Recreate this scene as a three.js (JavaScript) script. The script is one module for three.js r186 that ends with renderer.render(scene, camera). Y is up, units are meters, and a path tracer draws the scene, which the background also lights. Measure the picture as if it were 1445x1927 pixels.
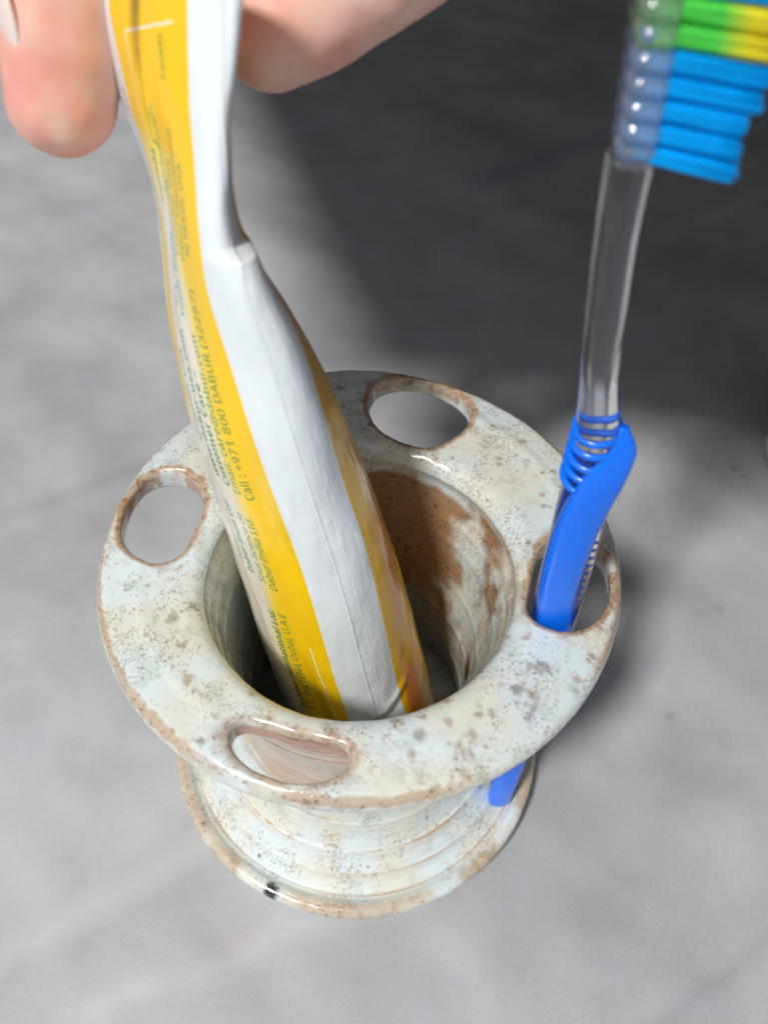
import * as THREE from 'three';
import { ImprovedNoise } from 'three/addons/math/ImprovedNoise.js';
import { mergeGeometries } from 'three/addons/utils/BufferGeometryUtils.js';

// ---------------------------------------------------------------- camera, sky, sun, exposure
// Everything below is written in millimetres and brought to metres by MM.
const MM = 0.001;
const scene = new THREE.Scene();
const EYE = new THREE.Vector3(4.4, 245.1, 106.6);
const FORWARD = new THREE.Vector3(0, -0.78641, -0.61771);
const UP = new THREE.Vector3(-0.05177, 0.61688, -0.78535);
const RIGHT = new THREE.Vector3(0.99866, 0.03198, -0.04071);
const camera = new THREE.PerspectiveCamera(61.39, 767 / 1024, 0.01, 30);
camera.position.copy(EYE).multiplyScalar(MM);
camera.up.copy(UP);
camera.lookAt(EYE.clone().add(FORWARD).multiplyScalar(MM));
camera.focus = 0.186;
camera.userData.fStop = 14;
camera.updateProjectionMatrix();

const renderer = new THREE.WebGLRenderer({ antialias: true });
renderer.setSize(767, 1024);
renderer.toneMapping = THREE.LinearToneMapping;
renderer.toneMappingExposure = 1.24;
renderer.shadowMap.enabled = true;

{ // a soft overcast-bright sky, a little bluer overhead
  const W = 64, H = 32, d = new Float32Array(W * H * 4);
  for (let j = 0; j < H; j++) for (let i = 0; i < W; i++) {
    const e = (j + 0.5) / H * 2 - 1, k = (j * W + i) * 4;
    const t = Math.max(0, e), b = e < 0 ? 0.45 : 1;
    d[k] = b * (0.335 - 0.02 * t); d[k + 1] = b * (0.35 - 0.01 * t); d[k + 2] = b * (0.362 + 0.02 * t); d[k + 3] = 1;
  }
  const sky = new THREE.DataTexture(d, W, H, THREE.RGBAFormat, THREE.FloatType);
  sky.mapping = THREE.EquirectangularReflectionMapping; sky.magFilter = THREE.LinearFilter; sky.minFilter = THREE.LinearFilter;
  sky.colorSpace = THREE.LinearSRGBColorSpace; sky.needsUpdate = true;
  scene.background = sky; scene.environment = sky;
}
const ELEV = 56 * Math.PI / 180;
const TO_SUN = new THREE.Vector3(-0.62 * Math.cos(ELEV), Math.sin(ELEV), 0.785 * Math.cos(ELEV)).normalize();
const sun = new THREE.DirectionalLight(new THREE.Color().setRGB(1, 0.97, 0.93), 2.55);
sun.position.copy(TO_SUN).multiplyScalar(2);
sun.castShadow = true; sun.shadow.radius = 14; sun.shadow.mapSize.set(2048, 2048);
Object.assign(sun.shadow.camera, { left: -0.8, right: 0.8, top: 0.8, bottom: -0.8, near: 0.1, far: 5 });
scene.add(sun, sun.target);

// ---------------------------------------------------------------- helpers
const perlin = new ImprovedNoise();
const noise = (x, y, z) => perlin.noise(x + 31.7, y + 17.3, z + 53.1);
const fbm = (x, y, z, o = 3) => { let s = 0, a = 1, t = 0; for (let k = 0; k < o; k++) { s += a * noise(x, y, z); t += a; a *= 0.5; x = x * 2 + 5.2; y = y * 2 + 1.7; z = z * 2 + 9.1; } return s / t; };
let seed = 20240;
const rnd = () => { seed = (seed * 1664525 + 1013904223) % 4294967296; return seed / 4294967296; };
const clamp = (x, a = 0, b = 1) => Math.min(b, Math.max(a, x));
const smooth = (a, b, x) => { const t = clamp((x - a) / (b - a)); return t * t * (3 - 2 * t); };
const lerp = (a, b, t) => a + (b - a) * t;
const lin = (r, g, b) => { const c = new THREE.Color().setRGB(r / 255, g / 255, b / 255, THREE.SRGBColorSpace); return [c.r, c.g, c.b]; };
const mix3 = (c, d, t) => { c[0] = lerp(c[0], d[0], t); c[1] = lerp(c[1], d[1], t); c[2] = lerp(c[2], d[2], t); };
const V = (x, y, z) => new THREE.Vector3(x, y, z);

function thing(name, label, category, [x, y, z]) {
  const o = new THREE.Group(); o.name = name; o.position.set(x * MM, y * MM, z * MM);
  o.userData = { label, category }; scene.add(o); return o;
}
function part(name, geometry, material, parent) {            // geometry in millimetres, in the place's axes
  const b = V(0, 0, 0); for (let p = parent; p && p !== scene; p = p.parent) b.add(p.position);
  geometry.scale(MM, MM, MM).translate(-b.x, -b.y, -b.z);
  const m = new THREE.Mesh(geometry, material); m.name = name; m.castShadow = m.receiveShadow = true; parent.add(m); return m;
}
function geo(pos, idx, extra = {}) {
  const g = new THREE.BufferGeometry();
  g.setAttribute('position', new THREE.BufferAttribute(pos instanceof Float32Array ? pos : new Float32Array(pos), 3));
  if (extra.normal) g.setAttribute('normal', new THREE.BufferAttribute(new Float32Array(extra.normal), 3));
  if (extra.uv) g.setAttribute('uv', new THREE.BufferAttribute(new Float32Array(extra.uv), 2));
  if (extra.color) g.setAttribute('color', new THREE.BufferAttribute(new Float32Array(extra.color), 3));
  g.setIndex(idx); if (!extra.normal) g.computeVertexNormals(); return g;
}
// surface nets: the zero surface of f (negative inside) on a grid
function netMesh(f, lo, hi, cell) {
  const n = [0, 1, 2].map((k) => Math.ceil((hi[k] - lo[k]) / cell) + 1), [nx, ny, nz] = n, F = new Float32Array(nx * ny * nz);
  for (let k = 0, q = 0; k < nz; k++) for (let j = 0; j < ny; j++) for (let i = 0; i < nx; i++, q++) F[q] = f(lo[0] + i * cell, lo[1] + j * cell, lo[2] + k * cell);
  const id = new Int32Array(nx * ny * nz).fill(-1), pos = [], nor = [], idx = [], sx = 1, sy = nx, sz = nx * ny;
  const C = [0, sx, sy, sx + sy, sz, sx + sz, sy + sz, sx + sy + sz], E = [[0, 1], [2, 3], [4, 5], [6, 7], [0, 2], [1, 3], [4, 6], [5, 7], [0, 4], [1, 5], [2, 6], [3, 7]];
  for (let k = 0; k < nz - 1; k++) for (let j = 0; j < ny - 1; j++) for (let i = 0; i < nx - 1; i++) {
    const q = i + j * sy + k * sz; let neg = 0; for (let c = 0; c < 8; c++) if (F[q + C[c]] < 0) neg++;
    if (neg === 0 || neg === 8) continue;
    let x = 0, y = 0, z = 0, m = 0;
    for (const [a, b] of E) { const fa = F[q + C[a]], fb = F[q + C[b]]; if ((fa < 0) === (fb < 0)) continue; const t = fa / (fa - fb); m++;
      x += lerp(a & 1, b & 1, t); y += lerp(a >> 1 & 1, b >> 1 & 1, t); z += lerp(a >> 2, b >> 2, t); }
    const X = lo[0] + (i + x / m) * cell, Y = lo[1] + (j + y / m) * cell, Z = lo[2] + (k + z / m) * cell, h = cell * 0.6;
    id[q] = pos.length / 3; pos.push(X, Y, Z);
    const gx = f(X + h, Y, Z) - f(X - h, Y, Z), gy = f(X, Y + h, Z) - f(X, Y - h, Z), gz = f(X, Y, Z + h) - f(X, Y, Z - h), L = Math.hypot(gx, gy, gz) || 1;
    nor.push(gx / L, gy / L, gz / L);
  }
  const quad = (a, b, c, d, flip) => { if (a < 0 || b < 0 || c < 0 || d < 0) return; flip ? idx.push(a, c, b, a, d, c) : idx.push(a, b, c, a, c, d); };
  for (let k = 1; k < nz - 1; k++) for (let j = 1; j < ny - 1; j++) for (let i = 1; i < nx - 1; i++) {
    const q = i + j * sy + k * sz, a = F[q] < 0;
    if (a !== F[q + sx] < 0) quad(id[q - sy - sz], id[q - sz], id[q], id[q - sy], !a);
    if (a !== F[q + sy] < 0) quad(id[q - sx - sz], id[q - sx], id[q], id[q - sz], !a);
    if (a !== F[q + sz] < 0) quad(id[q - sx - sy], id[q - sy], id[q], id[q - sx], !a);
  }
  return { pos, nor, idx };
}
function subset(m, keep, color) {                             // the triangles of m that keep() takes, as a geometry with colours
  const map = new Map(), pos = [], nor = [], idx = [], col = [];
  for (let t = 0; t < m.idx.length; t += 3) {
    const a = m.idx[t] * 3, b = m.idx[t + 1] * 3, c = m.idx[t + 2] * 3, P = m.pos;
    if (!keep((P[a] + P[b] + P[c]) / 3, (P[a + 1] + P[b + 1] + P[c + 1]) / 3, (P[a + 2] + P[b + 2] + P[c + 2]) / 3, (m.nor[a + 1] + m.nor[b + 1] + m.nor[c + 1]) / 3)) continue;
    for (let e = 0; e < 3; e++) { const v = m.idx[t + e]; let w = map.get(v);
      if (w === undefined) { w = pos.length / 3; map.set(v, w); pos.push(P[v * 3], P[v * 3 + 1], P[v * 3 + 2]); nor.push(m.nor[v * 3], m.nor[v * 3 + 1], m.nor[v * 3 + 2]);
        if (color) col.push(...color(P[v * 3], P[v * 3 + 1], P[v * 3 + 2], m.nor[v * 3], m.nor[v * 3 + 1], m.nor[v * 3 + 2])); }
      idx.push(w); }
  }
  return geo(pos, idx, { normal: nor, color: color ? col : null });
}
// distance to a capsule whose radius goes from ra to rb
const capsule = (x, y, z, a, b) => { const bx = b[0] - a[0], by = b[1] - a[1], bz = b[2] - a[2], px = x - a[0], py = y - a[1], pz = z - a[2];
  const t = clamp((px * bx + py * by + pz * bz) / (bx * bx + by * by + bz * bz)); return Math.hypot(px - bx * t, py - by * t, pz - bz * t) - lerp(a[3], b[3], t); };
const smin = (a, b, k) => { const h = Math.max(k - Math.abs(a - b), 0) / k; return Math.min(a, b) - h * h * k * 0.25; };
// a tube of varying elliptical section along points; stations: {p, w (half width along side), d (half depth), side}
function sweep(stations, around, along, squareness = 2) {
  const P = new THREE.CatmullRomCurve3(stations.map((s) => V(...s.p)), false, 'centripetal');
  const pos = [], idx = [], N = stations.length - 1;
  const val = (key, t) => { const x = t * N, i = Math.min(N - 1, Math.floor(x)), f = x - i; const ff = f * f * (3 - 2 * f); return lerp(stations[i][key], stations[i + 1][key], lerp(f, ff, 0.4)); };
  const sideAt = (t) => { const x = t * N, i = Math.min(N - 1, Math.floor(x)), f = x - i; return V(...stations[i].side).lerp(V(...stations[i + 1].side), f); };
  for (let j = 0; j <= along; j++) {
    const t = j / along, c = P.getPoint(t), tan = P.getTangent(t), s = sideAt(t); s.addScaledVector(tan, -s.dot(tan)).normalize();
    const dp = tan.clone().cross(s).normalize(), w = val('w', t), d = val('d', t), e = 2 / squareness;
    for (let i = 0; i < around; i++) { const a = i / around * Math.PI * 2, ca = Math.cos(a), sa = Math.sin(a);
      const u = Math.sign(ca) * Math.abs(ca) ** e * w, v = Math.sign(sa) * Math.abs(sa) ** e * d;
      pos.push(c.x + s.x * u + dp.x * v, c.y + s.y * u + dp.y * v, c.z + s.z * u + dp.z * v); }
  }
  for (let j = 0; j < along; j++) for (let i = 0; i < around; i++) { const a = j * around + i, b = j * around + (i + 1) % around; idx.push(a, b, b + around, a, b + around, a + around); }
  for (const [j, f] of [[0, 1], [along, 0]]) { const c = pos.length / 3, p = P.getPoint(j / along); pos.push(p.x, p.y, p.z);
    for (let i = 0; i < around; i++) { const a = j * around + i, b = j * around + (i + 1) % around; f ? idx.push(c, b, a) : idx.push(c, a, b); } }
  return geo(pos, idx);
}

// ---------------------------------------------------------------- the worktop
{
  const N = 2048, c = document.createElement('canvas'); c.width = c.height = N; const g = c.getContext('2d');
  const X0 = -400, Z0 = -640, SPAN = 800, px = (x) => (x - X0) / SPAN * N, pz = (z) => (z - Z0) / SPAN * N;
  const img = g.createImageData(N, N), D = img.data;
  const M = 512, big = new Float32Array(M * M), mid = new Float32Array(M * M);
  for (let j = 0; j < M; j++) for (let i = 0; i < M; i++) { const x = X0 + i / M * SPAN, z = Z0 + j / M * SPAN, r = x * 0.8 + z * 0.6, q = -x * 0.6 + z * 0.8;
    big[j * M + i] = fbm(r / 95 + 0.8 * noise(x / 60, 3, z / 60), 1, q / 60, 4); mid[j * M + i] = fbm(r / 24, 7, q / 19, 4); }
  const at = (A, i, j) => { const x = i / N * M - 0.5, y = j / N * M - 0.5, a = clamp(Math.floor(x), 0, M - 2), b = clamp(Math.floor(y), 0, M - 2), u = clamp(x - a), v = clamp(y - b), k = b * M + a; return lerp(lerp(A[k], A[k + 1], u), lerp(A[k + M], A[k + M + 1], u), v); };
  for (let j = 0; j < N; j++) for (let i = 0; i < N; i++) {
    const k = (j * N + i) * 4, s = 172 + 34 * at(big, i, j) + 17 * at(mid, i, j) + (rnd() - 0.5) * 7, w = 5 * at(mid, N - 1 - i, j);
    D[k] = s - 1 + w; D[k + 1] = s; D[k + 2] = s + 3 - w; D[k + 3] = 255;
  }
  g.putImageData(img, 0, 0);
  // veins: dark and pale wandering streaks where the photograph shows them
  const vein = (x0, z0, x1, z1, color, width, jag = 5) => { for (let pass = 0; pass < 9; pass++) { g.strokeStyle = color; g.lineWidth = width * (0.5 + pass * 0.55) * N / SPAN; g.lineCap = 'round'; g.beginPath();
    for (let k = 0; k <= 40; k++) { const t = k / 40, o = jag * fbm(t * 4 + x0, pass * 0.02, z0, 3); const x = lerp(x0, x1, t) + o * (z1 - z0) / 80, z = lerp(z0, z1, t) + o; k ? g.lineTo(px(x), pz(z)) : g.moveTo(px(x), pz(z)); } g.stroke(); } };
  vein(-200, -30, -60, -118, 'rgba(70,72,76,0.0139)', 2.2, 9); vein(-190, -132, -80, -212, 'rgba(80,82,86,0.0096)', 3, 12);
  vein(60, 84, 150, 25, 'rgba(70,72,76,0.0125)', 1.4, 7); vein(-120, 88, -35, 30, 'rgba(235,236,240,0.0221)', 2.4, 8);
  vein(-60, 74, 20, 42, 'rgba(235,236,240,0.0186)', 2, 6); vein(100, -240, 230, -338, 'rgba(225,226,230,0.0186)', 3.5, 10);
  vein(40, -300, 190, -420, 'rgba(60,62,66,0.0096)', 4, 14); vein(-40, 66, 8, 47, 'rgba(70,72,76,0.0112)', 1, 5);
  vein(120, 20, 190, -20, 'rgba(235,236,240,0.0186)', 2, 6); vein(-240, -330, -90, -430, 'rgba(80,82,86,0.0083)', 5, 14);
  for (const [x, z, r, a] of [[137, -116, 2.2, 0.22], [140, -112, 1.6, 0.16], [118, -52, 2.4, 0.1], [96, -12, 2.6, 0.1]]) for (let k = 0; k < 10; k++) { g.fillStyle = `rgba(40,42,40,${a / 5})`; g.beginPath(); g.ellipse(px(x + (rnd() - 0.5) * r), pz(z + (rnd() - 0.5) * r), r * (0.4 + rnd() * 0.6) * N / SPAN, r * (0.3 + rnd() * 0.4) * N / SPAN, rnd() * 3, 0, 7); g.fill(); }
  const map = new THREE.CanvasTexture(c); map.colorSpace = THREE.SRGBColorSpace; map.wrapS = map.wrapT = THREE.MirroredRepeatWrapping;
  const m = new THREE.MeshStandardMaterial({ map, roughness: 0.62 });
  const R = 1500, T = 40, pos = [], uv = [], nor = [], idx = [];
  const face = (P, nrm) => { const b = pos.length / 3; for (const p of P) { pos.push(...p); nor.push(...nrm); uv.push((p[0] - X0) / SPAN, 1 - (p[2] - Z0) / SPAN); } idx.push(b, b + 1, b + 2, b, b + 2, b + 3); };
  face([[-R, 0, R], [R, 0, R], [R, 0, -R], [-R, 0, -R]], [0, 1, 0]); face([[-R, -T, -R], [R, -T, -R], [R, -T, R], [-R, -T, R]], [0, -1, 0]);
  face([[-R, -T, R], [R, -T, R], [R, 0, R], [-R, 0, R]], [0, 0, 1]); face([[R, -T, -R], [-R, -T, -R], [-R, 0, -R], [R, 0, -R]], [0, 0, -1]);
  face([[R, -T, R], [R, -T, -R], [R, 0, -R], [R, 0, R]], [1, 0, 0]); face([[-R, -T, -R], [-R, -T, R], [-R, 0, R], [-R, 0, -R]], [-1, 0, 0]);
  const o = part('countertop', geo(pos, idx, { uv, normal: nor }), m, scene);
  o.userData = { kind: 'structure', label: 'mottled grey stone worktop with faint veins under the holder', category: 'worktop' };
}

// ---------------------------------------------------------------- the glazed toothbrush holder
const HOLES = {
  A: [[-43.7, -17.8], [-38.8, -16.7], [-35.2, -11.8], [-34.3, -7.4], [-35.4, -1.5], [-36.6, 3.6], [-39.4, 6.6], [-43, 7.1], [-48, 4.6], [-51.1, 0.1], [-51.9, -5.1], [-51.1, -11.2], [-48.6, -16]],
  B: [[8.4, -52.4], [16, -50.7], [22, -46.8], [24.4, -42.1], [23.4, -36.9], [19.2, -31.6], [14.1, -28.7], [8.9, -29.5], [3.8, -31.8], [0.5, -35.9], [-1, -41.7], [0.4, -48], [3.5, -50.9]],
  C: [[38.7, -2.9], [45.1, -5.9], [50.3, -3.2], [52.4, 1.3], [52.5, 6.9], [50.7, 11.9], [47.4, 16.1], [42.3, 18.5], [39, 18.2], [35.6, 16.4], [34.2, 13.9], [34.4, 10.5], [35.4, 5.5], [36.4, 1.4]],
  D: [[-21.2, 41.9], [-21.4, 44.6], [-20.1, 46.8], [-17.4, 49.1], [-13.0, 50.9], [-8.3, 51.7], [-3.8, 51.1], [-0.5, 49.4], [1.2, 47.1], [0.5, 45.0], [-3.1, 43.5], [-9.5, 42.5], [-15.0, 41.2], [-19.0, 40.7]],
};
{
  // signed distance to the nearest hole outline, on a fine plan grid
  const G = 0.4, E0 = -58, NG = 291, HD = new Float32Array(NG * NG).fill(99);
  for (const ring of Object.values(HOLES)) {
    const pts = new THREE.CatmullRomCurve3(ring.map(([x, z]) => V(x, 0, z)), true).getPoints(56).slice(0, 56);
    for (let j = 0; j < NG; j++) for (let i = 0; i < NG; i++) { const x = E0 + i * G, z = E0 + j * G; let d = 1e9, inside = false;
      for (let k = 0, l = 55; k < 56; l = k++) { const a = pts[l], b = pts[k], ex = b.x - a.x, ez = b.z - a.z, t = clamp(((x - a.x) * ex + (z - a.z) * ez) / (ex * ex + ez * ez)); d = Math.min(d, Math.hypot(x - a.x - ex * t, z - a.z - ez * t));
        if ((a.z > z) !== (b.z > z) && x < (b.x - a.x) * (z - a.z) / (b.z - a.z) + a.x) inside = !inside; }
      const s = inside ? -d : d; if (s < HD[j * NG + i]) HD[j * NG + i] = s; }
  }
  const bil = (A, n, x, y) => { const i = clamp(Math.floor(x), 0, n - 2), j = clamp(Math.floor(y), 0, (A.length / n | 0) - 2), u = clamp(x - i), v = clamp(y - j), k = j * n + i; return lerp(lerp(A[k], A[k + 1], u), lerp(A[k + n], A[k + n + 1], u), v); };
  const hole = (x, z) => bil(HD, NG, (x - E0) / G, (z - E0) / G);
  // section of the wheel-thrown body: a thick stroke in (radius, height)
  const flange = [[52, 94.6, 3.0], [46, 95, 3.3], [24, 94.9, 3.4]];
  const wall = [[34, 93, 2.6], [33.4, 88, 2.6], [32.8, 84, 2.4], [32, 78, 2.2], [30, 64, 2.1], [29, 50, 2.1], [29.4, 36, 2.2], [31.2, 25, 2.6], [34.2, 16.5, 3.1], [39, 10, 3.3], [43.2, 5.8, 2.9], [46.6, 4.0, 2.6], [48.6, 5.0, 2.5], [50.2, 7.4, 2.1]];
  const floor = [[0, 5.6, 5.6], [31, 5.4, 5.4], [39, 4.2, 4.2]], foot = [[38, 3.2, 3.2], [46.5, 2.9, 2.7]];
  const g2 = 0.25, NR = 260, NY = 440, S1 = new Float32Array(NR * NY), S2 = new Float32Array(NR * NY);
  const stroke = (r, y, L, k) => { let d = 1e9; for (let i = 0; i + 1 < L.length; i++) { const c = capsule(r, y, 0, [L[i][0], L[i][1], 0, L[i][2]], [L[i + 1][0], L[i + 1][1], 0, L[i + 1][2]]); d = k ? smin(d, c, k) : Math.min(d, c); } return d; };
  for (let j = 0; j < NY; j++) for (let i = 0; i < NR; i++) { const r = i * g2, y = -4 + j * g2; S1[j * NR + i] = stroke(r, y, flange, 0.6);
    let w = smin(stroke(r, y, wall, 0.8), smin(stroke(r, y, floor), stroke(r, y, foot), 2), 3);
    if (y < 26 && r > 30) w -= 0.42 * Math.max(0, Math.sin((r - 33) * 1.75 + y * 0.25)) ** 2 * smooth(32, 35, r) * (1 - smooth(46, 48, r)) - 0;  // throwing lines and the groove inside the lip
    S2[j * NR + i] = w; }
  const body = (x, y, z) => {
    const a = Math.atan2(z, x), wob = 0.35 * Math.sin(2 * a + 0.6) + 0.22 * Math.sin(3 * a + 1.9 + y * 0.03) + 0.1 * Math.sin(7 * a + y * 0.11);
    const off = 6 * smooth(8, 92, y), zc = z - off, rc = Math.hypot(x - 0.05 * off, zc) + wob * 0.8, r = Math.hypot(x, z) + wob * 0.8, yy = y + 0.28 * Math.sin(2 * a + 2.2) * smooth(60, 90, y) + 0.16 * Math.sin(5 * a) * smooth(60, 90, y);
    let f = bil(S1, NR, r / g2, (yy + 4) / g2), w = bil(S2, NR, rc / g2, (yy + 4) / g2);
    let d = smin(f, w, 2.2);
    if (y > 60) { const cut = (y < 80 ? lerp(27.3, 29.7, (y - 60) / 20) : lerp(29.7, 32.2, smooth(80, 97, y))) - rc, k = lerp(0.4, 5.5, smooth(76, 93, y)), q = Math.max(k - Math.abs(d - cut), 0) / k; d = Math.max(d, cut) + q * q * k * 0.25; }
    if (y > 84) { const hz = hole(x, z) + 0.45, cut = y > 94 ? -hz : Math.min(-hz, rc - 33.8), k = 1.8, q = Math.max(k - Math.abs(d - cut), 0) / k; d = Math.max(d, cut) + q * q * k * 0.25; }
    return Math.max(d, 0.0 - y) + 0.05 * Math.sin(x * 0.9 + z * 0.4) * Math.sin(z * 0.8 - y * 0.5);
  };
  const net = netMesh(body, [-56.8, -0.8, -56.8], [56.8, 100, 56.8], 0.5);
  const LOAM = lin(112, 84, 66), CREAM = lin(217, 218, 207), MILK = lin(212, 224, 225), TAN = lin(172, 130, 84), RUST = lin(142, 98, 64), CLAY = lin(148, 112, 80), UMBER = lin(88, 66, 54), PINK = lin(192, 150, 128), MAUVE = lin(132, 112, 108), GREEN = lin(150, 168, 138), INK = lin(48, 46, 42);
  const spots = [];                                           // the larger iron spots of the glaze: [x, z, radius, kind]
  for (let k = 0; k < 120; k++) { const a = rnd() * 6.283, r = 35 + rnd() * 19; spots.push([r * Math.cos(a), r * Math.sin(a), 0.45 + 1.05 * rnd() ** 2, rnd()]); }
  for (const [x, z, r, k] of [[-36, 20, 1.3, 0.2], [-33, 26, 1.1, 0.3], [-40, 24, 0.8, 0.4], [36, 27, 1.7, 0.2], [31, 32, 1.3, 0.3], [33, 37, 1.2, 0.2], [26, 37, 0.9, 0.1], [13, 42, 1.3, 0.3], [22, 45, 1.3, 0.3], [24, 48, 1.4, 0.95], [42, 31, 1.4, 0.95], [13, 49, 1.1, 0.96], [27, -30, 1.3, 0.95], [23, -37, 0.9, 0.3], [29, -36, 1, 0.3], [-16, -48, 1.5, 0.3], [-12, -45, 1.2, 0.3]]) spots.push([x, z, r, k]);
  const speck = (x, y, z, s, t) => smooth(t, t + 0.12, noise(x * s, y * s, z * s) * 0.75 + noise(x * s * 2.1, y * s * 2.1 + 4, z * s * 2.1) * 0.5);
  const glaze = (x, y, z, nx, ny, nz) => {
    const r = Math.hypot(x, z), a = Math.atan2(z, x), inward = (nx * x + nz * z) / (r || 1) < -0.1, c = [...CREAM];
    mix3(c, MILK, smooth(-0.25, 0.3, fbm(x / 14, y / 14, z / 14, 2)));
    const big = fbm(x / 11 + 3, y / 11, z / 11, 2);
    // fine iron speckle that clouds the white
    const dens = 0.42 - 0.4 * smooth(-0.2, 0.4, big) + 0.07 * noise(x / 3, y / 3, z / 3);
    mix3(c, MAUVE, 0.2 * speck(x, y, z, 1.35, dens + 0.06)); mix3(c, CLAY, 0.18 * speck(x + 40, y, z, 0.6, dens + 0.2));
    mix3(c, UMBER, 0.4 * speck(x, y + 70, z, 0.8, 0.7)); mix3(c, GREEN, 0.25 * smooth(0.22, 0.5, fbm(x / 6, y / 6 + 50, z / 6, 2)));
    if (y > 84) {                                             // the rim plate
      for (const [sx, sz, sr, k] of spots) { const dx = x - sx, dz = z - sz; if (Math.abs(dx) > 3 || Math.abs(dz) > 3) continue;
        const d = Math.hypot(dx, dz) + 0.9 * sr * noise(x * 0.9, 2, z * 0.9) + 0.25 * noise(x * 2.6, 5, z * 2.6); mix3(c, k > 0.9 ? GREEN : k > 0.35 ? CLAY : LOAM, (k > 0.9 ? 0.5 : k > 0.35 ? 0.6 : 0.55) * smooth(sr * 1.25, sr * 0.3, d) * smooth(-0.75, -0.2, noise(x * 1.9, 9, z * 1.9))); }
      const h = hole(x, z), hn = h + 0.55 * noise(x * 0.5, y * 0.4, z * 0.5) + 0.3 * noise(x * 1.7, y, z * 1.7);
      if (h < 4) { const ring = (z > 33 ? 0.7 : 1) * smooth(1.5, 0.75, hn) * smooth(-0.9, -0.2, hn) * smooth(93.5, 95.2, y + 0.6 * noise(x, 7, z)) * smooth(-0.62, -0.4, noise(x / 5, 8, z / 5)) * (1 - 0.75 * smooth(39, 42, z) * smooth(44, 41.5, z - 0.1 * x)); mix3(c, TAN, 0.72 * ring); mix3(c, RUST, 0.6 * ring * smooth(0.0, 0.35, noise(x * 0.9, y, z * 0.9))); mix3(c, UMBER, 0.55 * ring * speck(x, y, z, 1.2, 0.42));
        mix3(c, CLAY, 0.28 * smooth(3.6, 1.8, hn) * (1 - ring) * smooth(-0.1, 0.3, noise(x / 4, 4, z / 4))); }
      const e = r + 0.5 * noise(x * 0.4, y * 0.4, z * 0.4) + 0.28 * noise(x * 1.5, y * 1.5, z * 1.5), band = smooth(53.2, 53.8, e) * smooth(95.2, 96.0, y + 0.7 * noise(x * 0.6, 3, z * 0.6)) * smooth(-0.42, 0.02, noise(a * 3.1, 2, 0.5) + 0.1);
      mix3(c, TAN, 0.62 * band); mix3(c, UMBER, 0.7 * band * speck(x, y, z, 0.8, 0.4));
      mix3(c, RUST, 0.65 * smooth(93.0, 92.3, y) * (r > 52 ? 1 : 0) * smooth(-0.1, 0.2, noise(x / 4, 1, z / 4)));
    }
    if (inward && y < 93 && r < 40) {                         // inside of the cup: bare clay at the back, runs of white and brown at the right
      const n = fbm(x / 9, y / 14, z / 9, 3), s = fbm(a * 9, y / 26, 2, 3);
      let bare = smooth(-0.05, 0.12, 0.42 - Math.abs(a + 1.2) * 0.6 + 0.3 * n) * smooth(91.5, 89.5, y + 3 * n) * smooth(42, 56, y + 14 * s);
      bare = Math.max(bare, smooth(0.0, 0.1, 0.13 - Math.abs(a + 0.2 + (y - 84) * 0.02) * 0.6 + 0.22 * n) * smooth(74, 79, y) * smooth(93, 91.5, y));
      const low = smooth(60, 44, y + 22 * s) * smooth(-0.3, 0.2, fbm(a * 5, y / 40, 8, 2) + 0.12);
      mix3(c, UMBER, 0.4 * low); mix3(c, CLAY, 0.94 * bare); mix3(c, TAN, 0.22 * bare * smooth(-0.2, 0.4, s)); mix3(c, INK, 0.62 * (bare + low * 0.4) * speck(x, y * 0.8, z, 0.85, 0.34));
      mix3(c, CLAY, 0.4 * smooth(0.08, 0.4, fbm(x / 3, y / 9, z / 3, 3)) * (1 - bare)); mix3(c, MAUVE, 0.35 * smooth(0.1, 0.4, fbm(x / 6 + 9, y / 8, z / 6, 3)) * (1 - bare));
      const bl = Math.hypot((a - 0.16) * 28, y - 52); mix3(c, RUST, smooth(6, 2.5, bl + 3 * n)); mix3(c, INK, smooth(2.6, 1.2, bl + n));
    } else if (!inward && y > 14 && (y < 90 || y < 96.5 && ny < 0.5 && hole(x, z) < 2.6 && r < 47)) {                 // waist outside: pinkish with drawn brown streaks
      const s = fbm(a * 2.2, y / 1.3, z / 30, 4), up = smooth(29, 40, y) * smooth(-0.5, 0.1, hole(x, z) < 4 || y > 38 ? 1 : noise(x / 5, y / 4, z / 5) + 0.1);
      mix3(c, PINK, up); mix3(c, RUST, up * 0.7 * smooth(-0.1, 0.35, s)); mix3(c, UMBER, up * 0.6 * smooth(0.2, 0.45, fbm(a * 6 + 4, y / 1.6, 9, 3)));
      mix3(c, TAN, 0.35 * (1 - up) * smooth(0.2, 0.45, fbm(a * 1.5, y / 3, 6, 3)));
    }
    if (y <= 26 && !(inward && r < 34)) {                     // foot: brown where the throwing ridges break the glaze
      const t = (r - 33) * 1.75 + y * 0.25, ridge = Math.max(0, Math.sin(t)) ** 2;
      mix3(c, TAN, 0.72 * smooth(0.62, 0.95, ridge + 0.55 * fbm(a * 2.4, r / 3, 1, 3)) * smooth(34, 36, r) * (1 - smooth(47, 48, r)) * smooth(-0.3, 0.15, noise(a * 1.7, r * 0.3, 4)));
      const e = r + 0.8 * noise(x / 3, y / 3, z / 3) + 0.3 * noise(x, y, z), lip = smooth(48.0, 50.2, e) * smooth(-0.3, 0.12, noise(a * 4.2, 6, y / 9));
      mix3(c, TAN, 0.5 * lip); mix3(c, CLAY, 0.3 * lip * smooth(0, 0.4, noise(x / 2, 7, z / 2))); mix3(c, INK, 0.7 * speck(x, y, z, 0.4, 0.62));
      mix3(c, INK, smooth(2.6, 1.6, Math.hypot(x + 19.5, z - 47, (y - 7) * 0.4) + 0.6 * noise(x, y, z)));
    }
    return c;
  };
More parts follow.
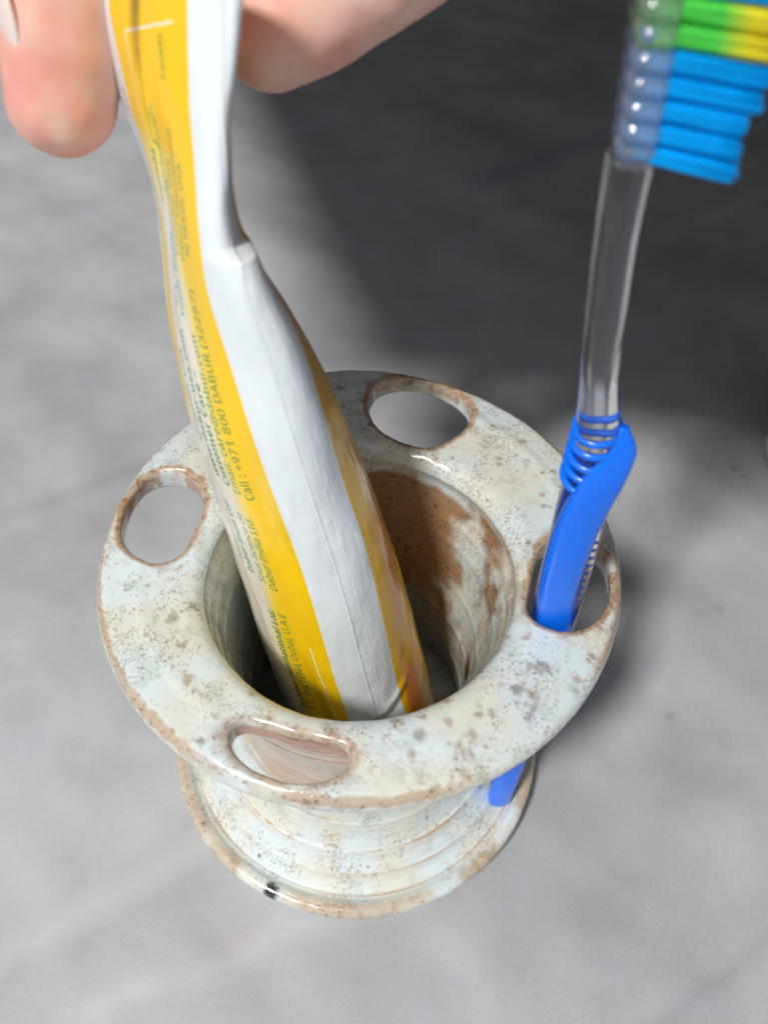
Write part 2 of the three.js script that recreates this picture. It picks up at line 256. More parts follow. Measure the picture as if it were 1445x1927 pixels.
  // the finest iron dust in the glaze, too small for the vertices: a speckle print laid flat over rim and foot, round the cup
  const SN = 2048, sc = document.createElement('canvas'); sc.width = sc.height = SN; const sg = sc.getContext('2d'); sg.fillStyle = '#fff'; sg.fillRect(0, 0, SN, SN);
  for (let k = 0; k < 70000; k++) { const u = rnd(), v = rnd(), X = (u - 0.5) * 116, Z = (v - 0.5) * 116, d = fbm(X / 10 + 3, 0.4, Z / 10, 3) + 0.35 * noise(X / 3, 6, Z / 3); if (d < -0.12 + 0.38 * rnd()) continue;
    const w = rnd(), sz = (0.09 + 0.2 * rnd() ** 2) * SN / 116; sg.fillStyle = `rgba(${w < 0.5 ? '146,112,92' : w < 0.8 ? '168,132,104' : '124,106,108'},${0.1 + 0.22 * rnd()})`; sg.beginPath(); sg.ellipse(u * SN, v * SN, sz * (0.8 + rnd()), sz * (0.6 + 0.5 * rnd()), rnd() * 3.14, 0, 6.2832); sg.fill(); }
  const dust = new THREE.CanvasTexture(sc); dust.colorSpace = THREE.SRGBColorSpace; dust.wrapS = dust.wrapT = THREE.MirroredRepeatWrapping; dust.anisotropy = 8;
  const withUV = (g, flat) => { const P = g.attributes.position, uv = new Float32Array(P.count * 2); for (let k = 0; k < P.count; k++) { const x = P.getX(k), y = P.getY(k), z = P.getZ(k); if (flat) { uv[2 * k] = x / 116 + 0.5; uv[2 * k + 1] = 0.5 - z / 116; } else { uv[2 * k] = Math.abs(Math.atan2(z, x)) * 32 / 116; uv[2 * k + 1] = y / 116; } } g.setAttribute('uv', new THREE.BufferAttribute(uv, 2)); return g; };
  const mat = new THREE.MeshPhysicalMaterial({ map: dust, vertexColors: true, roughness: 0.22, clearcoat: 0.5, clearcoatRoughness: 0.08, bumpMap: dust, bumpScale: 0.00005 });
  const t = thing('toothbrush_holder', 'speckled cream and brown glazed stoneware toothbrush holder with four oval holes in its rim', 'toothbrush holder', [0, 0, 0]);
  part('rim_plate', mergeGeometries([withUV(subset(net, (x, y, z, ny) => y > 87 && Math.abs(ny) > 0.55, glaze), true), withUV(subset(net, (x, y, z, ny) => y > 87 && Math.abs(ny) <= 0.55, glaze))]), mat, t);
  part('cup', withUV(subset(net, (x, y, z) => y <= 87 && (y > 18 || Math.hypot(x, z) < 33 && y > 7), glaze)), mat, t);
  part('foot_dish', withUV(subset(net, (x, y, z) => y <= 18 && !(Math.hypot(x, z) < 33 && y > 7), glaze), true), mat, t);
}

// ---------------------------------------------------------------- the squeezed tube
// stations up the tube: centre, half width seen from the eye, thin half width, direction across
const TUBE = [[2.9, 20.5, 4.8, 19.4, 19.2, 0.963, 0.126, -0.236], [-5.8, 68.0, 0.6, 18.0, 17.8, 0.958, 0.161, -0.239], [-13.0, 104.1, -3.3, 16.0, 15, 0.947, 0.199, -0.251], [-19.7, 130.9, -7.6, 13.7, 12.8, 0.943, 0.214, -0.253], [-24.0, 145.8, -11.4, 11.6, 10, 0.945, 0.214, -0.247], [-27.1, 157.4, -14.6, 9.0, 6.8, 0.973, 0.133, -0.19], [-28.6, 165.1, -17.0, 8.15, 5.2, 0.988, 0.057, -0.14], [-29.9, 174.1, -20.1, 9.5, 4.6, 0.99, 0.059, -0.13], [-31.1, 180.8, -22.7, 11.4, 4.3, 0.994, 0.049, -0.097], [-31.9, 192.1, -27.4, 14.0, 3.8, 0.996, 0.041, -0.073], [-32.37, 197.35, -29.79, 15.35, 1.6, 1.0, 0.05, -0.07]];
const TUBE_V = [0, 48.5, 85.5, 113.5, 129.5, 142, 150.2, 159.8, 167.1, 179.3, 185];
const TUBE_A = [20, 20.4, 20.8, 21.2, 21.5, 21.5, 21, 20.5, 20.5, 21, 23];   // half depth
// where the white seam strip begins on each station, as a share of the visible width
const STRIP = [0.45, 0.44, 0.455, 0.465, 0.50, 0.55, 0.64, 0.69, 0.715, 0.72, 0.74];
const interp = (A, v) => { let i = 0; while (i < TUBE_V.length - 2 && v > TUBE_V[i + 1]) i++; const h = TUBE_V[i + 1] - TUBE_V[i], t = clamp((v - TUBE_V[i]) / h), d = (A[i + 1] - A[i]);
  const m0 = i ? (A[i + 1] - A[i - 1]) / (TUBE_V[i + 1] - TUBE_V[i - 1]) * h : d, m1 = i < TUBE_V.length - 2 ? (A[i + 2] - A[i]) / (TUBE_V[i + 2] - TUBE_V[i]) * h : d, t2 = t * t, t3 = t2 * t;
  return A[i] * (2 * t3 - 3 * t2 + 1) + m0 * (t3 - 2 * t2 + t) + A[i + 1] * (3 * t2 - 2 * t3) + m1 * (t3 - t2); };
const TV = TUBE_V[10];
{
  const col = (k) => TUBE.map((s) => s[k]), cols = [0, 1, 2, 3, 4, 5, 6, 7].map(col);
  const NU = 240, NV = 520, pos = [], uv = [], idx = [];
  const frame = (v) => { const c = V(interp(cols[0], v), interp(cols[1], v), interp(cols[2], v)), e = 0.5, tan = V(interp(cols[0], v + e) - interp(cols[0], v - e), interp(cols[1], v + e) - interp(cols[1], v - e), interp(cols[2], v + e) - interp(cols[2], v - e)).normalize();
    const side = V(interp(cols[5], v), interp(cols[6], v), interp(cols[7], v)); side.addScaledVector(tan, -side.dot(tan)).normalize();
    let deep = tan.clone().cross(side).normalize(); if (deep.dot(c.clone().sub(EYE)) < 0) deep.negate();
    return { c, tan, side, deep, W: interp(cols[3], v), b: interp(cols[4], v), a: interp(TUBE_A, v) }; };
  for (let j = 0; j <= NV; j++) {
    const v = j / NV * TV, f = frame(v), b = Math.min(f.b, f.W * 0.985), sp = Math.sqrt(clamp((f.W * f.W - b * b) / Math.max(f.a * f.a - b * b, 1), 0, 0.8)), cp = Math.sqrt(1 - sp * sp);
    const m = f.deep.clone().multiplyScalar(cp).addScaledVector(f.side, -sp), n = f.side.clone().multiplyScalar(cp).addScaledVector(f.deep, sp);
    // points of the section from the far edge over the left face, the near edge and the right face back to the far edge
    const ring = [], arc = [0];
    for (let i = 0; i <= NU; i++) { const th = i / NU * Math.PI * 2, p = m.clone().multiplyScalar(f.a * Math.cos(th)).addScaledVector(n, -b * Math.sin(th)); ring.push(p); if (i) arc.push(arc[i - 1] + p.distanceTo(ring[i - 1])); }
    const x0 = (interp(STRIP, v) * 2 - 1) * f.W; let zero = 0;
    for (let i = Math.floor(NU * 0.2); i < NU * 0.8; i++) if (ring[i].dot(f.side) <= x0 && ring[i + 1].dot(f.side) > x0 && ring[i].dot(f.deep) < 2) { zero = lerp(arc[i], arc[i + 1], (x0 - ring[i].dot(f.side)) / (ring[i + 1].dot(f.side) - ring[i].dot(f.side))); break; }
    for (let i = 0; i <= NU; i++) {
      const s = arc[i] - zero, p = ring[i].clone(), out = p.clone().normalize();
      let d = 0.16 * smooth(6.4, 6.7, s) * smooth(22, 11, s);                                                            // overlap of the back seam
      d += 2.9 * smooth(147.4, 146.4, v) * smooth(98, 143, v) * Math.exp(-(((s - 10) / 5.5) ** 2)) - 2.3 * smooth(146.6, 147.8, v) * smooth(172, 152, v) * Math.exp(-(((s - 9.5) / 5.5) ** 2));  // the pinched fold
      d -= 1.1 * Math.exp(-(((s + 2.5) / 2.6) ** 2)) * smooth(80, 96, v) * smooth(128, 108, v);                            // long dent beside the strip
      d -= 0.9 * Math.exp(-(((s + 6.2) / 2.2) ** 2)) * smooth(62, 50, v) * smooth(18, 34, v);
      const q = v - 36 - (s - 9) * 0.55; d += 0.45 * Math.exp(-((q / 1.6) ** 2)) * smooth(4, 9, s) * smooth(19, 14, s) - 0.6 * Math.exp(-(((q + 4) / 2.4) ** 2)) * smooth(2, 7, s) * smooth(17, 12, s);
      const q2 = v - 26 + (s - 11) * 0.8; d += 0.3 * Math.exp(-((q2 / 1.5) ** 2)) * smooth(6, 9.5, s) * smooth(18, 14, s);
      d += 0.5 * fbm(s / 10, v / 30, 4, 2) * smooth(0, 20, v) + 0.3 * fbm(s / 3.5, v / 12, 8, 3);
      d -= 0.4 * Math.exp(-(((s + 13 - 0.12 * (v - 150)) / 2.2) ** 2)) * smooth(135, 150, v) * smooth(172, 160, v);        // crease in the left face
      p.addScaledVector(out, d).add(f.c); pos.push(p.x, p.y, p.z); uv.push(0.5 + s / 130, v / TV);
    }
  }
  const w = NU + 1; for (let j = 0; j < NV; j++) for (let i = 0; i < NU; i++) { const a = j * w + i; idx.push(a, a + w, a + w + 1, a, a + w + 1, a + 1); }
  if (globalThis.PROBE) { const out = globalThis.PROBE.map(([x, y]) => { let best = 1e9, r = null; for (let k = 0; k < pos.length / 3; k++) { const d = V(pos[3 * k], pos[3 * k + 1], pos[3 * k + 2]).sub(EYE), z = d.dot(FORWARD), X = 722.5 + 1623 * d.dot(RIGHT) / z, Y = 963.5 - 1623 * d.dot(UP) / z, i = k % w; if (i < NU * 0.12 || i > NU * 0.9) continue; const e = Math.hypot(X - x, Y - y) + d.length() * 0.02; if (e < best) { best = e; r = [(uv[2 * k] - 0.5) * 130, uv[2 * k + 1] * TV]; } } return `${x},${y} s ${r[0].toFixed(1)} v ${r[1].toFixed(1)} err ${best.toFixed(1)}`; }); console.log(out.join('\n')); }

  // print: x along the girth (0 = left bound of the white strip), y down from the crimp
  const N = 2048, c = document.createElement('canvas'); c.width = c.height = N; const g = c.getContext('2d');
  const kx = N / 130, ky = N / TV, X = (s) => N / 2 + s * kx, Y = (v) => N - v * ky;
  g.fillStyle = '#fbcd00'; g.fillRect(0, 0, N, N);
  { // cream window behind the text, melting into the yellow along its edges
    const im = g.getImageData(0, 0, N, N), q = im.data; for (let j = 0; j < N; j++) { const v = (N - j) / ky; if (v > 168) continue; const e = -8.5 - 2.6 * smooth(98, 60, v) + 1.2 * smooth(118, 134, v) - 3.5 * smooth(138, 160, v);
      for (let i = Math.floor(X(-46)); i < X(0); i++) { const s = (i - N / 2) / kx, k = smooth(e + 2.8, e - 3.2, s) * smooth(168, 148, v) * (1 - smooth(112, 124, v) * smooth(-19, -22, s)), h = (j * N + i) * 4; q[h] = lerp(q[h], 238, k); q[h + 1] = lerp(q[h + 1], 231, k); q[h + 2] = lerp(q[h + 2], 214, k); } }
    g.putImageData(im, 0, 0); }
  g.fillStyle = '#e9eef0'; g.beginPath(); g.moveTo(X(-46), 0); g.lineTo(X(-21.2), 0); g.lineTo(X(-22.5), Y(160)); g.lineTo(X(-25), Y(134)); g.lineTo(X(-46), Y(134)); g.fill();
  // right face: golden ground with soft orange and peach petals
  g.fillStyle = '#f2b80e'; g.fillRect(X(13.7), 0, X(65) - X(13.7), N);
  for (const [s, v, rx, ry, rot, col, al] of [[21.5, 78, 4, 26, 0.1, '#e0703a', 0.75], [19.5, 92, 2.2, 20, 0.05, '#edbb70', 0.6], [17.5, 60, 2.4, 22, 0.06, '#e8b050', 0.5], [18.5, 30, 4, 17, 0, '#d9722c', 0.85], [23.5, 20, 3.5, 22, -0.05, '#c9ae3a', 0.7], [22.5, 48, 2, 18, -0.08, '#e39a4a', 0.55], [16.5, 118, 2, 20, 0.06, '#e8b040', 0.5], [19.5, 140, 3, 15, 0.1, '#c4642a', 0.5]]) {
    const q = g.createRadialGradient(0, 0, 0, 0, 0, 1); q.addColorStop(0, col); q.addColorStop(0.7, col); q.addColorStop(1, 'rgba(212,154,18,0)'); g.save(); g.globalAlpha = al; g.translate(X(s), Y(v)); g.rotate(rot); g.scale(rx * kx, ry * ky); g.fillStyle = q; g.beginPath(); g.arc(0, 0, 1, 0, 7); g.fill(); g.restore(); }
  g.fillStyle = '#e8f0f5'; g.fillRect(X(0), 0, X(13.7) - X(0), N);
  // lettering runs up the tube, the tops of the letters to the left
  const say = (text, s, v, size, color, bold, stretch = 1) => { g.save(); g.translate(X(s), Y(v)); g.scale(kx, ky); g.rotate(-Math.PI / 2); g.scale(stretch, 1); g.font = `${bold ? 'bold ' : ''}${size}px sans-serif`; g.fillStyle = color; g.textBaseline = 'alphabetic'; g.fillText(text, 0, 0); g.restore(); };
  const INKG = 'rgba(0,112,78,0.88)', TEAL = 'rgba(20,120,120,0.8)';
  const TEXT = [['P.O. Box 16944, Dubai, U.A.E', -8, 37.5, 2.75, INKG, 0], ['by Dabur International Ltd.', -10.9, 36.5, 2.75, INKG, 1],
    ['Dabur India Ltd.', -7.8, 79.5, 2.75, INKG, 0], ['Sous licence de', -10.6, 80.5, 2.75, INKG, 0], ['Dabur India Ltd.', -13.4, 81, 2.6, TEAL, 1], ['licence de', -16.2, 83, 2.6, TEAL, 0],
    ['Call : +971 800 DABUR (32287)', -5.2, 103.8, 2.75, INKG, 0], ['Email: care@dabur.com', -8.1, 104.6, 2.75, INKG, 0], ['Customer Care –', -10.9, 105.4, 2.75, INKG, 1], ['www.dabur-usa.com', -13.8, 106.4, 2.75, INKG, 1], ['NJ 08540, USA', -16.8, 112, 2.75, TEAL, 0],
    ['NJ 08540, USA', -4.4, 146, 2, INKG, 0], ['Dabur International', -6.6, 145, 2, INKG, 0], ['Customer Care', -8.8, 145.5, 2, INKG, 0], ['Foods, International', -11, 136, 2, TEAL, 1], ['4X4, Canada', -13.2, 137, 2, TEAL, 0], ['Scarborough,', -12.2, 153.5, 2.1, TEAL, 0], ['Canada', -14.6, 152, 2.2, INKG, 1],
    ['Dabur International Ltd.', -24, 146, 1.9, TEAL, 1], ['Canada', -6.6, 169, 1.7, INKG, 0]];
  TEXT.forEach((t) => say(...t));
  // thin white rule that frames the text panel
  g.strokeStyle = '#f6edd2'; g.lineWidth = 0.3 * kx;
  g.beginPath(); g.moveTo(X(-2.6), Y(26)); g.lineTo(X(-3.4), Y(64)); g.stroke();
  g.beginPath(); g.moveTo(X(-3.2), Y(176)); g.lineTo(X(-17), Y(175)); g.lineTo(X(-17), Y(160)); g.stroke();
  g.strokeStyle = 'rgba(70,130,10,0.8)'; g.lineWidth = 0.35 * kx; g.beginPath(); g.moveTo(X(-14), Y(173)); g.lineTo(X(-14.4), Y(161)); g.lineTo(X(-12.6), Y(160)); g.stroke();
  const map = new THREE.CanvasTexture(c); map.colorSpace = THREE.SRGBColorSpace; map.wrapS = THREE.RepeatWrapping; map.anisotropy = 8;
  // embossing and fine crinkle of the laminate
  const BN = 1024, bd = new Uint8Array(BN * BN * 4); for (let j = 0; j < BN; j++) for (let i = 0; i < BN; i++) { const s = (i / BN - 0.5) * 130, v = j / BN * TV; let h = 128 + 34 * fbm(s / 2.2, v / 6, 3, 3) + 22 * fbm(s / 0.8, v / 2.4, 6, 2);
    if (Math.abs(s - 6.5) < 0.16) h -= 110; if (Math.abs(s - 9.1) < 0.25) h -= 14; if (s > 6.8 && s < 9) h += 8 + (((v * 0.45) % 1) < 0.16 ? -12 : 0);
    const k = (j * BN + i) * 4; bd[k] = bd[k + 1] = bd[k + 2] = clamp(h, 0, 255); bd[k + 3] = 255; }
  const bump = new THREE.DataTexture(bd, BN, BN); bump.magFilter = THREE.LinearFilter; bump.minFilter = THREE.LinearFilter; bump.wrapS = THREE.RepeatWrapping; bump.needsUpdate = true;
  const mat = new THREE.MeshPhysicalMaterial({ map, bumpMap: bump, bumpScale: 0.0004, roughness: 0.28, clearcoat: 0.6, clearcoatRoughness: 0.1 });
  const f0 = frame(0.01), t = thing('toothpaste_tube', 'squeezed yellow and white laminate tube with green print standing head down in the cup', 'toothpaste tube', [2.8, 11, 4.8]);
  part('tube_body', geo(pos, idx, { uv }), mat, t);
  const lathe = (prof) => { const L = new THREE.LatheGeometry(prof.map(([r, y]) => new THREE.Vector2(r, y)), 64); L.applyQuaternion(new THREE.Quaternion().setFromUnitVectors(V(0, 1, 0), f0.tan)); return L.translate(f0.c.x, f0.c.y, f0.c.z); };
  const white = new THREE.MeshPhysicalMaterial({ color: 0xe8eaea, roughness: 0.3, clearcoat: 0.3 });
  part('shoulder', lathe([[20.05, 0.2], [19.4, -1.2], [15, -3.2], [11, -4]]), white, t);
  part('cap', lathe([[11, -3.6], [14.2, -3.7], [14.6, -4.3], [14.4, -8.9], [13.9, -9.3], [0, -9.3]]), white, t);
  const crimp = frame(TV), cs = crimp.side.clone().multiplyScalar(0.8).addScaledVector(crimp.deep, -0.5).normalize();
  part('crimp', sweep([0, 2, 4].map((k) => ({ p: crimp.c.clone().addScaledVector(crimp.tan, k - 0.5).toArray(), w: 1.0, d: 23, side: cs.toArray() })), 32, 6, 4), mat.clone(), t);
}

// ---------------------------------------------------------------- the toothbrush
{
  const t = thing('toothbrush', 'clear plastic toothbrush with blue swirled grip and blue and green bristles in right hole', 'toothbrush', [40, 8, 19.2]);
  const axis = [[40, 7.9, 19.2], [40.5, 64.2, 14.7], [40.1, 98.7, 11.9], [39.6, 122.5, 10], [38.3, 143.7, 8.3], [36, 156, 7.4], [34.3, 169, 6.3], [33.2, 179.5, 5.5], [32.5, 190, 4.6]];
  const W = [2.8, 4.2, 4.6, 4.4, 3.5, 2.85, 2.75, 2.7, 2.75], D = [2.6, 4.4, 4.4, 4.4, 3.8, 3, 2.8, 2.8, 3.4], side = RIGHT.toArray();
  const clear = new THREE.MeshPhysicalMaterial({ color: 0xf4f7fa, roughness: 0.05, transmission: 1, thickness: 0.006, ior: 1.49, attenuationColor: new THREE.Color(0.93, 0.96, 1), attenuationDistance: 0.05 });
  const blue = new THREE.MeshPhysicalMaterial({ color: new THREE.Color().setRGB(0.0, 0.165, 0.93), roughness: 0.3, specularIntensity: 0.6, clearcoat: 0.5, clearcoatRoughness: 0.16 });
  part('handle', sweep(axis.map((p, i) => ({ p, w: W[i], d: D[i], side })), 48, 120, 2.7), clear, t);
  // the flat rubber grip that swirls across the handle and runs down its front
  const R = (a, k) => [a[0] + RIGHT.x * k, a[1] + RIGHT.y * k, a[2] + RIGHT.z * k];
  const grip = [[[41.7, 147, 9.8], 0.9, 0.9], [[42.1, 142.6, 11.3], 2.55, 1.3], [[40.4, 136.4, 12.6], 3.6, 1.6], [[38.9, 127.8, 13.1], 3.95, 1.9], [[38.3, 116.4, 13.7], 3.9, 2.2], [[38.7, 104.9, 14.1], 3.8, 2.3], [[40.0, 94, 14.6], 3.7, 2.3], [[40.3, 60, 17], 3.5, 2.3], [[40.2, 26, 19.4], 3.4, 2.3], [[40, 11, 20.4], 3.1, 2.3], [[40, 7.4, 20.6], 1.6, 1.4]];
  part('grip', sweep(grip.map(([p, w, d]) => ({ p, w, d, side })), 40, 160, 2.6), blue, t);
  part('grip_core', sweep([[37.6, 140, 8.2, 1.2], [38.2, 133, 8.8, 2.2], [39, 120, 10, 2.2], [39.8, 98, 11.6, 1.8], [40.2, 70, 13.8, 1.4]].map(([x, y, z, w]) => ({ p: [x, y, z], w, d: 1.5, side })), 20, 40), blue, t);
  for (let k = 0; k < 5; k++) { const y = 145.2 - k * 2.7, f = (145 - y) / 21, g = new THREE.TorusGeometry(3.5 + f * 1.1, 0.72, 10, 48); g.rotateX(Math.PI / 2 - 0.22 + 0.05 * (k % 2)); g.rotateY(2.4 + k * 0.12); g.translate(38.1 + f * 1.2, y, 8.4 + f * 1.5); part('grip_rib', g, blue, t); }
  for (let k = 0; k < 9; k++) { const y = 120 - k * 2.2, g = new THREE.CapsuleGeometry(0.42, 2.6, 4, 10); g.rotateX(Math.PI / 2 - 0.5); g.rotateY(0.5); g.translate(42.5 + 0.06 * k, y, 12 + k * 0.14); part('grip_ridge', g, blue, t); }
  // head: a clear bar with scalloped flanks where the tuft sockets sit
  const up = V(-0.082, 0.995, -0.082).normalize(), out = RIGHT.clone().multiplyScalar(0.965).addScaledVector(UP, -0.15).normalize(); const deep = up.clone().cross(out).normalize(), at = V(32.55, 190.3, 4.55), PITCH = 2.62, ROWS = 13, HL = ROWS * PITCH;
  const P = (l, o, d) => at.clone().addScaledVector(up, l).addScaledVector(out, o).addScaledVector(deep, d);
  { const pos = [], idx = [], n = 160, m = 48; for (let j = 0; j <= n; j++) { const l = -1.2 + j / n * (HL + 2), e = smooth(-1.6, 2.5, l) * smooth(HL + 1.2, HL - 4, l), sc = Math.abs(Math.sin(Math.PI * (l + 0.4) / PITCH));
      for (let i = 0; i < m; i++) { const a = i / m * 6.2832, ca = Math.cos(a), sa = Math.sin(a), k = 0.5; const w = (2.55 + (ca < 0 ? -0.35 * (1 - sc) : 0)) * Math.sign(ca) * Math.abs(ca) ** k, d = lerp(3.4, 5.6, e) * (1 + (0.14 * sc - 0.08) * (Math.abs(sa) > 0.5 ? 1 : 0.3)) * Math.sign(sa) * Math.abs(sa) ** k, p = P(l + 0.35 * sa * sa * ca, w, d); pos.push(p.x, p.y, p.z); } }
    for (let j = 0; j < n; j++) for (let i = 0; i < m; i++) { const a = j * m + i, b = j * m + (i + 1) % m; idx.push(a, b, b + m, a, b + m, a + m); }
    for (const [j, f] of [[0, 1], [n, 0]]) { const c = pos.length / 3, p = P(j ? HL + 0.8 : -1.2, 0, 0); pos.push(p.x, p.y, p.z); for (let i = 0; i < m; i++) { const a = j * m + i, b = j * m + (i + 1) % m; f ? idx.push(c, b, a) : idx.push(c, a, b); } }
    const h = geo(pos, idx); part('brush_head', h, new THREE.MeshPhysicalMaterial({ color: 0xf6f9fb, roughness: 0.07, transmission: 0.88, thickness: 0.005, ior: 1.49, clearcoat: 0.6, clearcoatRoughness: 0.1 }), t); }
  const bristle = new THREE.MeshPhysicalMaterial({ vertexColors: true, roughness: 0.5, specularIntensity: 0.25 });
  const BLUE = [0.0, 0.42, 1.0], LIME = [0.1, 0.74, 0.1], LEMON = [0.95, 0.84, 0.04], LEN = [9.6, 9.4, 9.5, 10.4, 10.9, 10.8, 11, 11.1, 11, 10.9, 10.8, 10.6, 10.4];
  for (let row = 0; row < ROWS; row++) for (let q = 0; q < 4; q++) {
    const pos = [], col = [], idx = [], green = row === 5 || row === 6, L0 = LEN[row], d0 = (q - 1.5) * 2.5;
    for (let a = -4; a <= 4; a++) for (let b = -4; b <= 4; b++) { const u = a + (b & 1) * 0.5, vv = b * 0.87; if (Math.hypot(u, vv) > 4.2) continue;
      const bl = (row + 0.5) * PITCH + u * 0.28, bd = d0 + vv * 0.25, tl = (row + 0.5) * PITCH + u * 0.345 + (rnd() - 0.5) * 0.3 - 0.13 * Math.max(0, 6 - row), td = d0 + vv * 0.28 + (rnd() - 0.5) * 0.2, L = L0 + (rnd() - 0.5) * 0.9 - 0.1 * Math.abs(u), st = 4, sd = 6, b0 = pos.length / 3;
      for (let s = 0; s <= st; s++) { const f = s / st, o = lerp(-0.2, 2.5 + L, f), c = green ? (f > 0.5 ? (f > 0.7 ? LEMON : [0.45, 0.68, 0.04]) : LIME) : BLUE, tone = 0.8 + 0.32 * rnd();
        for (let e = 0; e < sd; e++) { const th = e / sd * 6.2832, rr = s === st ? 0.08 : 0.135, p = P(lerp(bl, tl, f) + rr * Math.cos(th), o, lerp(bd, td, f) + rr * Math.sin(th)); pos.push(p.x, p.y, p.z); col.push(c[0] * tone, c[1] * tone, c[2] * tone); } }
      for (let s = 0; s < st; s++) for (let e = 0; e < sd; e++) { const i0 = b0 + s * sd + e, i1 = b0 + s * sd + (e + 1) % sd; idx.push(i0, i0 + sd, i1 + sd, i0, i1 + sd, i1); }
      for (let e = 1; e + 1 < sd; e++) idx.push(b0 + st * sd, b0 + st * sd + e + 1, b0 + st * sd + e);
    }
    const o = part('bristle_tuft', geo(pos, idx, { color: col }), bristle, t); if (green) o.userData.label = 'green bristle tuft with yellow tips';
  }
}

// ---------------------------------------------------------------- the hand that holds the tube
{
  const t = thing('person', 'bare fingertips pinching the top of the yellow tube from both sides', 'person', [-10, 174, -40]);
  const chains = [
    [[-51.8, 173.9, -31.4, 8.8], [-50.8, 183, -35.2, 9.5], [-47.4, 194, -40, 9.3], [-41, 214, -46, 9.6], [-30, 232, -34, 10.5], [-4, 250, -14, 13], [22, 262, -4, 16]],            // forefinger
    [[-49.0, 181.5, -35.5, 7.6], [-48.0, 187, -38.5, 7.8]],                                                                                                       // its pad
    [[-17, 184.6, -34.2, 8.2], [-11.5, 187.4, -35.6, 9.1], [6, 198, -40, 9.6], [33, 216, -40, 11.4], [40, 240, -24, 14], [34, 260, -8, 17]],
    [[10, 232, -28, 13], [30, 250, -16, 16]], [[-12, 226, -30, 10], [-2, 248, -20, 13]], [[28, 262, -6, 18], [78, 266, 30, 19]]];
  const f = (x, y, z) => { let d = 1e9; for (const ch of chains) { let e = 1e9; for (let i = 0; i + 1 < ch.length; i++) e = Math.min(e, capsule(x, y, z, ch[i], ch[i + 1])); d = smin(d, e, y > 240 ? 9 : 4.5); } return d + 0.12 * Math.sin(x * 0.7 + y * 0.3) * Math.sin(y * 0.6 + z * 0.5); };
  const net = netMesh(f, [-80, 162, -66], [108, 304, 48], 1.3);
  const SKIN = [0.84, 0.50, 0.41], ROSE = [0.82, 0.36, 0.29], PALE = [0.9, 0.64, 0.55];
  const hand = part('hand', subset(net, () => true, (x, y, z) => { const c = [...SKIN], n = fbm(x / 9, y / 12, z / 9, 3); mix3(c, ROSE, smooth(0, 0.5, n + 0.25 * smooth(192, 172, y))); mix3(c, PALE, 0.7 * smooth(0.05, 0.4, -n)); mix3(c, ROSE, 0.3 * smooth(0.25, 0.5, noise(x * 0.8, y * 0.5, z * 0.8))); return c; }),
    new THREE.MeshPhysicalMaterial({ vertexColors: true, roughness: 0.55, clearcoat: 0.08, clearcoatRoughness: 0.4 }), t);
  const nail = new THREE.SphereGeometry(1, 28, 18); nail.scale(1.3, 7.6, 5.4); nail.rotateY(0.64); nail.rotateZ(-0.1); nail.translate(-57.0, 185.2, -30.7);
  part('fingernail', nail, new THREE.MeshPhysicalMaterial({ color: new THREE.Color().setRGB(0.9, 0.74, 0.71), roughness: 0.2, clearcoat: 0.5 }), hand);
  part('sleeve', sweep([{ p: [54, 264, 12], w: 24, d: 24, side: [0, 1, 0] }, { p: [92, 266, 40], w: 33, d: 33, side: [0, 1, 0] }, { p: [180, 290, 90], w: 44, d: 44, side: [0, 1, 0] }, { p: [320, 340, 160], w: 52, d: 52, side: [0, 1, 0] }], 40, 40), new THREE.MeshStandardMaterial({ color: 0x2c2e33, roughness: 0.95 }), t);
}

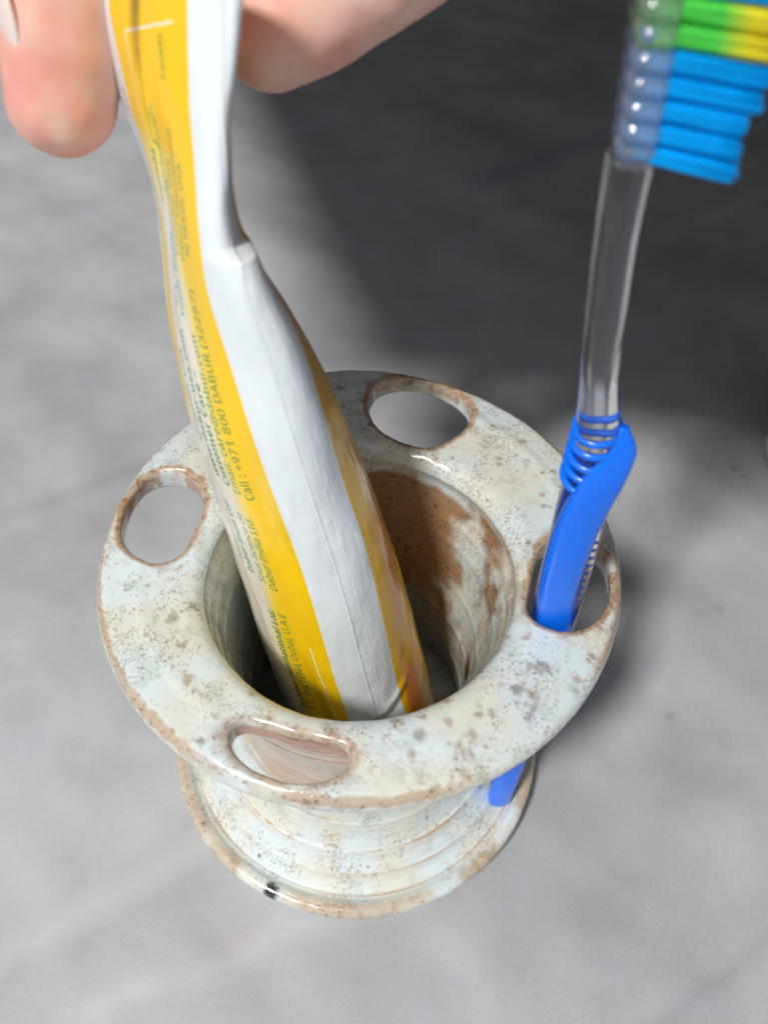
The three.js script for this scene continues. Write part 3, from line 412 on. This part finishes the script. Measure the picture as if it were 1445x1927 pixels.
// ---------------------------------------------------------------- the pale pot that just enters the frame at the right
{
  const t = thing('ceramic_pot', 'pale cream pot cut off by the right edge of the frame', 'pot', [167.5, 0, -116]);
  const L = new THREE.LatheGeometry([[0, 0], [15, 0], [17.5, 1.5], [21, 9], [22.2, 17], [21, 26], [17.5, 32], [16, 34], [14.6, 34.2], [14.2, 33], [16.4, 30], [18.8, 24], [19.6, 16], [18, 8], [12, 4], [0, 3.6]].map(([r, y]) => new THREE.Vector2(r, y)), 64); L.translate(167.5, 0, -116);
  part('pot_body', L, new THREE.MeshPhysicalMaterial({ color: 0xe9e4d6, roughness: 0.3, clearcoat: 0.4 }), t);
}

// ---------------------------------------------------------------- what shades the far side of the worktop, above the frame
{
  const t = thing('wall_shelf', 'grey board shelf above the worktop, out of frame, shading its far side', 'shelf', [-133, 290, 2]);
  const L = 738, Wd = 1200, T = 18, ax = V(-0.34, 0, -0.94), bx = V(0.993, 0, 0.12), pos = [], nor = [], idx = [];
  const P = (a, b, y) => V(-133, 290 + y, 2).addScaledVector(ax, a).addScaledVector(bx, b).toArray();
  const face = (A) => { const b = pos.length / 3, n = V(...A[1]).sub(V(...A[0])).cross(V(...A[2]).sub(V(...A[0]))).normalize(); for (const p of A) { pos.push(...p); nor.push(n.x, n.y, n.z); } idx.push(b, b + 1, b + 2, b, b + 2, b + 3); };
  face([P(0, 0, T), P(0, Wd, T), P(L, Wd, T), P(L, 0, T)]); face([P(0, 0, 0), P(L, 0, 0), P(L, Wd, 0), P(0, Wd, 0)]); face([P(0, 0, 0), P(0, Wd, 0), P(0, Wd, T), P(0, 0, T)]);
  face([P(L, 0, 0), P(L, 0, T), P(L, Wd, T), P(L, Wd, 0)]); face([P(0, 0, 0), P(0, 0, T), P(L, 0, T), P(L, 0, 0)]); face([P(0, Wd, 0), P(L, Wd, 0), P(L, Wd, T), P(0, Wd, T)]);
  const wall = new THREE.BoxGeometry(3000, 1400, 60); wall.translate(0, 700, -740);
  part('wall', wall, new THREE.MeshStandardMaterial({ color: 0x5d5c5a, roughness: 0.8 }), scene).userData = { kind: 'structure', label: 'grey wall behind the worktop, beyond the frame', category: 'wall' };
  part('board', geo(pos, idx, { normal: nor }), new THREE.MeshStandardMaterial({ color: 0x2b2a29, roughness: 0.8 }), t);
}


renderer.render(scene, camera);
